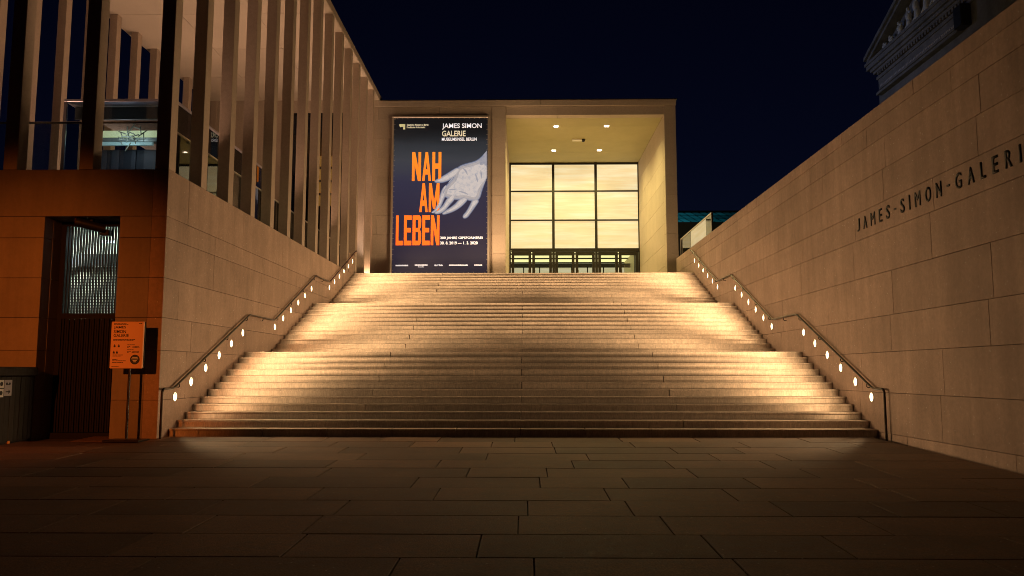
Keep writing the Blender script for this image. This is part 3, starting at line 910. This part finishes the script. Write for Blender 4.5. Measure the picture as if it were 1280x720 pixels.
# heavy condensed headline letters, outlines on a 100 x 100 grid (several solids may make one letter)
G = {
 'N': [[(0,0),(30,0),(30,100),(0,100)], [(70,0),(100,0),(100,100),(70,100)], [(0,100),(34,100),(100,0),(66,0)]],
 'A': [[(0,0),(28,0),(62,100),(36,100)], [(100,0),(72,0),(38,100),(64,100)], [(26,22),(74,22),(70,40),(30,40)]],
 'H': [[(0,0),(32,0),(32,100),(0,100)], [(68,0),(100,0),(100,100),(68,100)], [(32,42),(68,42),(68,60),(32,60)]],
 'M': [[(0,0),(22,0),(22,100),(0,100)], [(78,0),(100,0),(100,100),(78,100)], [(0,100),(26,100),(60,12),(40,12)], [(100,100),(74,100),(40,12),(60,12)]],
 'L': [[(0,0),(38,0),(38,100),(0,100)], [(38,0),(100,0),(100,15),(38,15)]],
 'E': [[(0,0),(38,0),(38,100),(0,100)], [(38,0),(100,0),(100,15),(38,15)], [(38,43),(92,43),(92,58),(38,58)], [(38,85),(100,85),(100,100),(38,100)]],
 'B': [[(0,0),(34,0),(34,100),(0,100)], [(34,0),(80,0),(92,4),(100,12),(66,15),(34,15)], [(34,44),(66,44),(90,50),(78,58),(34,58)], [(34,85),(66,85),(100,88),(92,96),(80,100),(34,100)],
       [(66,15),(100,12),(100,40),(92,49),(66,44)], [(66,58),(84,54),(98,62),(100,88),(66,85)]],
}
def headline(word, x0, x1, y0, y1, widths):
    tot = sum(widths) + 4 * (len(word) - 1)
    sc = (bx(x1) - bx(x0)) / tot
    x = bx(x0); za, zb = bz(y1), bz(y0)
    for c, wd_ in zip(word, widths):
        mb = MB()
        for k, po in enumerate(G[c]):
            mb.poly([(x + p[0] / 100 * wd_ * sc, za + p[1] / 100 * (zb - za)) for p in po], 'y', BY - .012 - .0006 * k, BY - .003)
        mb.build('headline_letter', M['orange'], bn)
        x += (wd_ + 4) * sc
headline('NAH', 516.3, 552.4, 191.2, 227.4, (33, 33, 33))
headline('AM', 525.8, 550.4, 230.2, 266.2, (32, 40))
headline('LEBEN', 497.6, 550.8, 270.2, 307.0, (27, 29, 33, 29, 33))
def btext(s, x0, x1, y0, y1, mat, bold=.02, sp=1.0):
    text_obj('print_line', s, mat, bn, (bx(x1) - bx(x0), bz(y0) - bz(y1)), (bx(x0), BY - .006, bz(y1)), (1, 0, 0), (0, 0, 1), .003, bold, sp)
btext('JAMES SIMON', 552.8, 601.8, 155.2, 163.0, M['bwhite'], .018)
btext('GALERIE', 552.8, 582.0, 164.4, 171.6, M['bcream'], .02)
btext('MUSEUMSINSEL BERLIN', 552.6, 595.8, 173.2, 177.2, M['bwhite'], .03)
btext('Staatliche Museen zu Berlin', 509.2, 536.0, 155.6, 157.9, M['bcream'], .02)
btext('Preußischer Kulturbesitz', 509.2, 532.0, 158.7, 161.0, M['bcream'], .02)
btext('200 JAHRE GIPSFORMEREI', 551.8, 603.4, 296.4, 300.4, M['bwhite'], .03)
btext('30. 8. 2019 — 1. 3. 2020', 551.8, 597.6, 302.4, 306.2, M['bwhite'], .03)
btext('arte', 545.0, 555.2, 330.2, 332.6, M['bwhite'], .035)
# square emblem with a bite taken out
em = MB()
em.poly([(bx(500), bz(158.2)), (bx(500), bz(155.8)), (bx(507.2), bz(155.8)), (bx(507.2), bz(162.6)), (bx(504.6), bz(162.6)), (bx(504.6), bz(159.2)), (bx(502.6), bz(159.2)), (bx(501.4), bz(159.9))], 'y', BY - .012, BY - .003)
em.build('emblem', M['bgold'], bn)
# sponsor line: unreadable small print, kept as rows of short bars
def bars(x0, x1, y0, y1):
    mb = MB(); x = x0
    while x < x1 - .3:
        w_ = random.uniform(.5, 1.1)
        mb.box(bx(x), bx(min(x + w_, x1)), BY - .010, BY - .003, bz(y1), bz(y0 + random.uniform(0, .25)))
        x += w_ + .28
    mb.build('sponsor_print', M['bwhite'], bn)
for a in ((498.0, 513.2, 330.8, 332.6), (521.3, 537.0, 330.4, 332.2), (525.5, 532.5, 333.0, 334.0), (563.0, 586.2, 330.6, 332.4), (593.4, 603.4, 330.6, 332.4)): bars(*a)
# the hand: layered print, outline then palm, fingers and shadow strokes
M['hand'], n, l, b = newmat('hand_print')
geo = n.new('ShaderNodeNewGeometry')
no = n.new('ShaderNodeTexNoise'); no.inputs['Scale'].default_value = 2.6; no.inputs['Detail'].default_value = 7; no.inputs['Roughness'].default_value = .7
l.new(geo.outputs['Position'], no.inputs['Vector'])
rp = n.new('ShaderNodeValToRGB'); e = rp.color_ramp.elements
e[0].position = .36; e[0].color = (.26, .28, .33, 1); e[1].position = .58; e[1].color = (.66, .58, .54, 1)
k = e.new(.46); k.color = (.48, .44, .44, 1)
l.new(no.outputs[0], rp.inputs[0]); l.new(rp.outputs[0], b.inputs['Base Color']); l.new(rp.outputs[0], b.inputs['Emission Color']); b.inputs['Emission Strength'].default_value = .72
M['handrim'] = glow('hand_outline_print', (.50, .54, .62), .6)
M['handshade'] = glow('hand_shadow_print', (.20, .23, .29), .65)
def zp5(pts): return [(bx(480 + X / 3.27), bz(130 + Y / 3.27)) for X, Y in pts]
edge = bx(607.2)
def smooth_loop(pts, it=2):
    for _ in range(it):
        q = []
        pts = [p for p in pts for _r in range(2 if p[0] > edge else 1)]
        for a, b_ in zip(pts, pts[1:] + pts[:1]):
            if (a[0] - b_[0]) ** 2 + (a[1] - b_[1]) ** 2 < 1e-12:
                q.append(a); continue
            q += [(a[0] * .75 + b_[0] * .25, a[1] * .75 + b_[1] * .25), (a[0] * .25 + b_[0] * .75, a[1] * .25 + b_[1] * .75)]
        pts = q
    return pts
def flatshape(name, mat, pts, lay, sm=2):
    mb = MB(); mb.poly(smooth_loop(zp5(pts), sm), 'y', BY - .004 - .0022 * lay, BY - .001)
    return mb.build(name, mat, bn)
palm = [(419, 196), (392, 226), (368, 240), (330, 248), (296, 266), (262, 284), (232, 303), (209, 317), (213, 326), (236, 327), (262, 320), (284, 306), (276, 318), (256, 332), (243, 348), (240, 372), (256, 384), (292, 372), (330, 384), (360, 402), (392, 398), (404, 352), (419, 310)]
index_f = [(262, 330), (242, 346), (232, 372), (226, 402), (210, 436), (196, 446), (204, 452), (222, 446), (238, 424), (248, 398), (258, 376)]
middle_f = [(290, 366), (268, 380), (254, 398), (240, 424), (214, 440), (208, 452), (226, 456), (252, 444), (274, 416), (296, 392)]
ring_f = [(324, 380), (304, 398), (286, 418), (254, 438), (238, 452), (250, 458), (290, 444), (318, 426), (340, 404), (346, 390)]
pinky = [(362, 392), (352, 416), (338, 442), (322, 460), (326, 473), (342, 471), (358, 450), (376, 424), (394, 396)]
def grow(pts, d):
    cx_ = sum(p[0] for p in pts) / len(pts); cy_ = sum(p[1] for p in pts) / len(pts)
    out = []
    for x, y_ in pts:
        L = math.hypot(x - cx_, y_ - cy_)
        out.append((min(x + (x - cx_) / L * d, 419), y_ + (y_ - cy_) / L * d))
    return out
def tone(name, c):
    m, n, l, b = newmat(name)
    geo = n.new('ShaderNodeNewGeometry'); no = n.new('ShaderNodeTexNoise')
    no.inputs['Scale'].default_value = 5.5; no.inputs['Detail'].default_value = 8; no.inputs['Roughness'].default_value = .72
    l.new(geo.outputs['Position'], no.inputs['Vector'])
    rp = n.new('ShaderNodeValToRGB'); e = rp.color_ramp.elements
    e[0].position = .30; e[0].color = (c[0] * .62, c[1] * .70, c[2] * .85, 1); e[1].position = .52; e[1].color = (*c, 1)
    l.new(no.outputs[0], rp.inputs[0]); l.new(rp.outputs[0], b.inputs['Emission Color']); b.inputs['Emission Strength'].default_value = 1.0
    b.inputs['Base Color'].default_value = (.05, .05, .05, 1)
    return m
tones = (tone('hand_rim_print', (.10, .13, .22)), tone('hand_half_print', (.33, .32, .36)), tone('hand_mid_print', (.42, .375, .37)), tone('hand_light_print', (.58, .51, .48)))
def inset(p, d):
    n_ = len(p); out = []
    ar = sum(p[i][0] * p[(i + 1) % n_][1] - p[(i + 1) % n_][0] * p[i][1] for i in range(n_))
    sg_ = 1 if ar > 0 else -1
    for i in range(n_):
        a, c, e_ = p[i - 1], p[i], p[(i + 1) % n_]
        tx, ty = e_[0] - a[0], e_[1] - a[1]
        L = math.hypot(tx, ty) or 1
        x_ = c[0] - sg_ * ty / L * d; y_ = c[1] + sg_ * tx / L * d
        if c[0] > 417.5: x_ = c[0]
        out.append((min(x_, 419), y_))
    return out
thumb = [(306, 258), (268, 282), (236, 302), (212, 314), (207, 322), (216, 328), (240, 328), (266, 320), (292, 304), (314, 284)]
palm = [(419, 196), (392, 226), (368, 240), (330, 248), (300, 262), (288, 290), (284, 308), (266, 326), (249, 344), (242, 366), (248, 384), (270, 394), (300, 398), (330, 394), (362, 404), (392, 398), (404, 352), (419, 310)]
base_lay = 0.0
shapes = (('finger', index_f, (0, 2.6, 5.0, 7.5)), ('finger', ring_f, (0, 2.6, 5.2, 8.0)), ('finger', middle_f, (0, 2.6, 5.2, 8.0)), ('finger', pinky, (0, 2.8, 5.4, 8.6)), ('thumb', thumb, (0, 2.6, 5.2, 8.0)), ('palm', palm, (0, 3.2, 9.0, 18.0)))
for k in range(4):
    for nm, sh, dl in shapes:
        d_ = dl[k]
        flatshape('hand_' + nm, tones[k], inset(inset(sh, d_ * .5), d_ * .5) if d_ else sh, base_lay)
        base_lay += .35
for sh in ([(419, 196), (397, 224), (388, 248), (398, 258), (408, 250), (419, 262)], [(288, 302), (278, 318), (264, 330), (270, 318)], [(258, 342), (246, 356), (243, 372), (250, 366)],
           [(318, 262), (340, 276), (344, 300), (336, 286)], [(262, 356), (282, 350), (300, 354), (282, 357)], [(300, 360), (330, 362), (352, 378), (328, 370)], [(372, 286), (384, 306), (384, 330), (376, 310)], [(394, 270), (402, 292), (398, 316), (394, 296)]):
    flatshape('hand_shading', tones[1], sh, base_lay)

# ------------------------------------------------------------------ glass balustrade on the far end of the right wall
gb = empty('glass_balustrade', (7.2, 33, 6.5), 'steel framed glass balustrade on top of the stone wall beside the portal', 'balustrade')
MB().box(7.13, 7.19, 30.4, 36.4, 7.33, 7.40, .008).build('top_rail', M['steel'], gb)
MB().box(7.12, 7.20, 30.32, 30.398, 6.5, 7.40, .008).build('end_post', M['steel'], gb)
MB().box(7.12, 7.20, 36.402, 36.48, 6.5, 7.40, .008).build('end_post', M['steel'], gb)
for a, b_ in ((30.46, 31.35), (34.3, 36.35)):
    box('glass_pane', M['smoke'], gb, 7.15, 7.165, a, b_, 6.52, 7.33)
box('lit_pane', onyx('balustrade_glow_pane', .36, (.95, .80, .45)), gb, 7.15, 7.165, 31.4, 34.26, 6.56, 7.33)  # brightness of the glass put in as emission, no lamp behind it
box('base_rail', M['bronze'], gb, 7.13, 7.19, 30.4, 36.4, 6.50, 6.52)

# ------------------------------------------------------------------ information sign
M['signface'] = plain('sign_face', (.85, .47, .23), .5)
sg = empty('information_sign', (-7.52, 15.1, gz(15.1)), 'information board on a slim post, in front of the gate wall', 'sign')
SX0, SX1, SY = -7.88, -7.25, 15.08
MB().box(SX0, SX1, SY, SY + .035, 1.34, 2.23, .012).build('sign_panel', M['signface'], sg)
MB().box(SX0 + .005, SX1 + .01, SY + .036, SY + .06, 1.345, 2.225, .01).build('sign_back', M['black'], sg)
MB().cyl((-7.525, SY + .08, .02), (-7.525, SY + .08, 1.9), .025, n=12).build('post', M['bronze'], sg)
bp = MB(); bp.box(-7.86, -7.18, SY - .16, SY + .30, gz(15.1) + .002, .012, .006); bp.build('base_plate', M['bronze'], sg)
def stx(s, x0, x1, z0, z1, bold=.012):
    text_obj('print_line', s, M['ink'], sg, (x1 - x0, z1 - z0), (x0, SY - .002, z0), (1, 0, 0), (0, 0, 1), .0015, bold)
stx('JAMES', SX0 + .055, SX0 + .285, 2.085, 2.145)
stx('SIMON', SX0 + .055, SX0 + .290, 2.010, 2.070)
stx('GALERIE', SX0 + .055, SX0 + .345, 1.935, 1.995)
def sbars(x0, x1, z0, z1):
    mb = MB(); x = x0
    while x < x1 - .006:
        w_ = random.uniform(.012, .045)
        mb.box(x, min(x + w_, x1), SY - .0035, SY - .001, z0, z1); x += w_ + .007
    mb.build('small_print', M['ink'], sg)
for a in ((.055, .29, 2.19, 2.200), (.055, .33, 2.170, 2.180), (.535, .60, 2.185, 2.198), (.055, .47, 1.882, 1.894), (.055, .44, 1.862, 1.872),
          (.33, .47, 1.782, 1.794), (.33, .39, 1.752, 1.762), (.43, .56, 1.752, 1.762), (.33, .36, 1.732, 1.742), (.43, .56, 1.732, 1.742),
          (.33, .45, 1.690, 1.700), (.33, .40, 1.660, 1.670), (.42, .56, 1.660, 1.670), (.33, .36, 1.640, 1.650), (.42, .56, 1.640, 1.650),
          (.055, .25, 1.590, 1.602), (.055, .22, 1.570, 1.580), (.055, .15, 1.505, 1.517), (.055, .31, 1.480, 1.492), (.055, .26, 1.450, 1.462), (.045, .19, 1.375, 1.383)):
    sbars(SX0 + a[0], SX0 + a[1], a[2], a[3])
for (cx_, cz_) in ((.085, 1.765), (.165, 1.765), (.075, 1.645), (.135, 1.645)):
    mb = MB(); c0 = SX0 + cx_
    mb.box(c0 - .018, c0 + .018, SY - .0035, SY - .001, cz_ - .022, cz_ + .012)
    mb.cyl((c0, SY - .0035, cz_ + .022), (c0, SY - .001, cz_ + .022), .010, n=10)
    mb.build('pictogram', M['ink'], sg)
MB().cyl((SX0 + .485, SY - .004, 1.51), (SX0 + .485, SY - .001, 1.51), .092, n=36).build('round_badge', M['ink'], sg)
for k, (a, zv) in enumerate(((.10, 1.545), (.13, 1.515), (.08, 1.485), (.05, 1.46))):
    MB().box(SX0 + .485 - a / 2, SX0 + .485 + a / 2, SY - .0055, SY - .0042, zv, zv + .013).build('badge_print', M['white'], sg)

# ------------------------------------------------------------------ plank-clad bin
bi = empty('bin_enclosure', (-10.3, 14.9, 0), 'dark timber clad bin enclosure with pale stickers at the left edge', 'bin')
wood = stone('dark_timber', (.024, .018, .013), rough=.7, var=.25, grain=.35, stain=.3, bump=.4, stretch=(1, 1, .06), fine=40)
BF = -9.50                      # the face turned towards the stairs
zb0 = gz(14.6)
box('bin_body', M['black'], bi, -11.1, BF - .03, 13.74, 15.36, gz(13.7), 1.18)
ya = 13.70
while ya < 15.38:
    MB().box(BF - .028, BF + random.uniform(-.003, .003), ya + .003, min(ya + .142, 15.40), gz(ya) + .03, 1.19, .004).build('plank', wood, bi)
    ya += .145
xa = -11.1
while xa < BF - .05:
    MB().box(xa + .003, min(xa + .142, BF - .03), 13.705, 13.735, gz(13.7) + .03, 1.19, .004).build('plank', wood, bi)
    xa += .145
MB().box(-11.15, BF + .05, 13.66, 15.46, 1.20, 1.37, .02).build('lid', wood, bi)
for (a, b_, z0, z1, dk_) in ((14.36, 14.50, .82, .97, 0), (14.36, 14.50, .985, 1.13, 0), (14.52, 14.73, .84, 1.13, 1)):
    sm_ = M['white'] if not dk_ else plain('grey_sticker', (.45, .42, .46), .5)
    MB().box(BF + .004, BF + .012, a, b_, z0, z1).build('sticker', sm_, bi)
def xprint(name, shapes):
    mb = MB()
    for sh in shapes:
        if sh[0] == 'o': mb.cyl((BF + .0125, sh[1], sh[2]), (BF + .015, sh[1], sh[2]), sh[3], n=12)
        else: mb.poly(sh[1], 'x', BF + .0125, BF + .015)
    mb.build(name, M['ink'], bi)
xprint('arrow_print', [('p', [(14.56, .925), (14.64, .925), (14.64, .955), (14.69, .915), (14.64, .875), (14.64, .905), (14.56, .905)])])
xprint('figure_print', [('o', 14.58, 1.06, .026), ('o', 14.66, 1.06, .026), ('p', [(14.60, 1.04), (14.64, 1.04), (14.64, 1.055), (14.60, 1.055)])])
xprint('figure_print', [('o', 14.43, 1.06, .04), ('o', 14.43, .895, .04)])
for yy in (14.75, 13.9):
    MB().box(BF - .05, BF + .012, yy - .03, yy + .03, gz(yy) - .005, gz(yy) + .05, .005).build('foot', plain('orange_foot', (.75, .28, .05), .5), bi)

# ------------------------------------------------------------------ museum with pediment behind the right wall
mu = empty('museum', (32, 46, 0), 'dark old museum with a sculpted pediment rising behind the lettered wall', 'building')
M['old'] = stone('old_sandstone', (.15, .145, .15), var=.05, grain=.3, stain=.35, bump=.5, fine=20)
MX = 25.6
MYA, MYB = 56.5, 38.2
box('museum_wall', M['old'], mu, MX, 46, MYB, MYA, 0, 22.8)
for (o_, oy, z0, z1) in ((.10, .1, 22.35, 22.6), (.22, .3, 22.85, 23.05), (.36, .5, 23.05, 23.28), (.52, .78, 23.28, 23.62), (.60, .88, 23.62, 23.84)):
    box('cornice', M['old'], mu, MX - o_, 46.5, MYB - oy, MYA + oy, z0 + .003, z1, .02)
ym = (MYA + MYB) / 2
hy = (MYA - MYB) / 2 + .9
apz = 23.85 + hy * .39
mb = MB(); mb.poly([(ym - hy + .6, 23.86), (ym + hy - .6, 23.86), (ym, apz - .4)], 'x', MX + .15, 40); mb.build('tympanum', M['old'], mu)
for sgn in (1, -1):
    for (o_, t0, t1) in ((.42, 0, .22), (.62, .225, .50)):
        mb = MB(); mb.poly([(ym + sgn * hy, 23.86 + t0), (ym + sgn * hy, 23.86 + t1), (ym, apz + t1), (ym, apz + t0)], 'x', MX - o_, 40.5); mb.build('raking_cornice', M['old'], mu)
k = 0
while True:
    ya = MYA - .3 - k * .36
    if ya < MYB + .3: break
    MB().box(MX - .2, MX + .02, ya - .2, ya, 22.62, 22.84).build('modillion', M['old'], mu); k += 1
box('string_course', M['old'], mu, MX - .28, MX + .02, 45.3, 55.9, 21.4, 21.56, .02)
box('string_course', M['old'], mu, MX - .40, MX + .02, 45.3, 56.1, 21.05, 21.25, .02)
pale = plain('pale_sandstone', (.42, .42, .46), .8)
for k in range(52):
    ya = 55.7 - k * .195
    MB().box(MX - .26, MX + .02, ya - .11, ya, 21.565, 21.70).build('dentil', pale, mu)
MB().box(MX - .6, MX + .02, 44.4, 45.25, 21.1, 22.4, .05).build('corner_bracket', M['black'], mu)
# relief figures in the tympanum
rel = plain('pale_relief_stone', (.45, .47, .50), .7)
random.seed(11)
for k in range(9):
    yf = 54.9 - k * 1.15
    top = 23.88 + (ym + hy - yf) * .39 - .75
    if yf < ym: top = 23.88 + (yf - ym + hy) * .39 - .75
    hh = max(.5, (top - 23.88) * .95)
    f = MB(); lean = random.uniform(-.25, .25)
    f.ball((MX - .05, yf + lean * .3, 23.88 + hh * .30), .22, .26, hh * .34)
    f.ball((MX - .12, yf + lean * .7, 23.88 + hh * .62), .22, .24, hh * .24)
    f.ball((MX - .18, yf + lean, 23.88 + hh * .92), .13, .13, .16)
    f.cyl((MX - .2, yf + lean * .8 - .2, 23.88 + hh * .75), (MX - .3, yf + lean - .55, 23.88 + hh * random.uniform(.4, .95)), .09, .06, 8)
    f.cyl((MX - .1, yf, 23.88 + hh * .3), (MX - .25, yf + .5, 23.9), .12, .08, 8)
    f.build('relief_figure', rel, mu)

# ------------------------------------------------------------------ hall with teal glass roof, far right
gh = empty('glass_roofed_hall', (18, 66, 0), 'far hall with a teal lit glass roof, beyond the right wall', 'building')
box('hall_wall', plain('night_wall', (.05, .05, .055), .9), gh, 9.5, 44, 62, 80, 0, 13.0)
tm = [glow('teal_pane_%d' % i, (.01, .15, .20), s) for i, s in enumerate((.42, .26, .15, .07))]
for r_ in range(3):
    for c in range(24):
        x = 10.6 + c * .62
        z0, z1 = 13.04 + r_ * .42, 13.04 + (r_ + 1) * .42
        ya, yb = 62.0 + r_ * .8, 62.0 + (r_ + 1) * .8
        sh = -.25
        v = [(x + r_ * sh, ya, z0), (x + .45 + r_ * sh, ya, z0), (x + .45 + (r_ + 1) * sh, yb - .22, z1 - .115), (x + (r_ + 1) * sh, yb - .22, z1 - .115)]
        v2 = [(a, b_ + .05, c_ - .03) for a, b_, c_ in v]
        mb = MB(); mb.add(v + v2, [(0, 1, 2, 3), (7, 6, 5, 4), (0, 4, 5, 1), (1, 5, 6, 2), (2, 6, 7, 3), (3, 7, 4, 0)])
        q = min(3, int(c / 3.2 + random.uniform(-.4, .6)) if c < 10 else 3); q = max(0, q)
        mb.build('roof_pane', tm[q], gh)
mb = MB(); mb.add([(9.6, 62.06, 12.98), (44, 62.06, 12.98), (44, 64.5, 14.26), (9.6, 64.5, 14.26)], [(0, 1, 2, 3)]); mb.build('roof_deck', M['black'], gh)
box('roof_ridge', M['black'], gh, 9.5, 44, 64.4, 64.7, 14.2, 14.4)

# ------------------------------------------------------------------ unseen lamps and added facade fill
def spot_lamp(name, loc, target, watts, col, ang, blend=1.0, size=.1):
    L = bpy.data.lights.new(name, 'SPOT'); L.energy = watts; L.color = col; L.spot_size = R(ang); L.spot_blend = blend; L.shadow_soft_size = size
    o = bpy.data.objects.new(name, L); o.location = loc
    o.rotation_euler = (Vector(target) - Vector(loc)).to_track_quat('-Z', 'Y').to_euler()
    return link(o)
# sodium street lamp behind the photographer: lights the gate wall orange
spot_lamp('sodium_street_lamp', (-8.6, -12.0, 7.2), (-9.75, 15.6, 1.6), 16000, (1.0, .215, .026), 18, 1.0, .12)
# floor uplights of the terrace wash the soffit and columns
for x, y_, p in ((-13.3, 19.0, 800), (-13.3, 25, 800), (-13.3, 31, 800), (-8.6, 18.2, 650), (-8.5, 24.0, 650), (-8.5, 29.5, 800), (-8.2, 34.0, 800)):
    spot_lamp('terrace_uplight', (x, y_, ZT + .06), (x, y_, 14), p, (1.0, .57, .34), 120, .9, .7)
# unseen fill lamps added to brighten the facade, one uplight by the last columns
for x, p in ((-7.3, 190), (-5.2, 330), (-2.2, 330), (-1.1, 190), (7.3, 190)):
    spot_lamp('facade_fill', (x, 36.2, ZTOP + .05), (x, 37.9, 12), p, (1.0, .60, .32), 110, 1.0, .1)
spot_lamp('column_uplight', (-6.95, 34.2, ZTOP + .05), (-7.25, 34.9, 12), 300, (1.0, .72, .52), 60, .9, .08)
# cool floodlight on the museum gable
spot_lamp('gable_floodlight', (10, 60, 22), (25.5, 53, 23), 1100, (.50, .60, 1.0), 60, 1.0, .3)
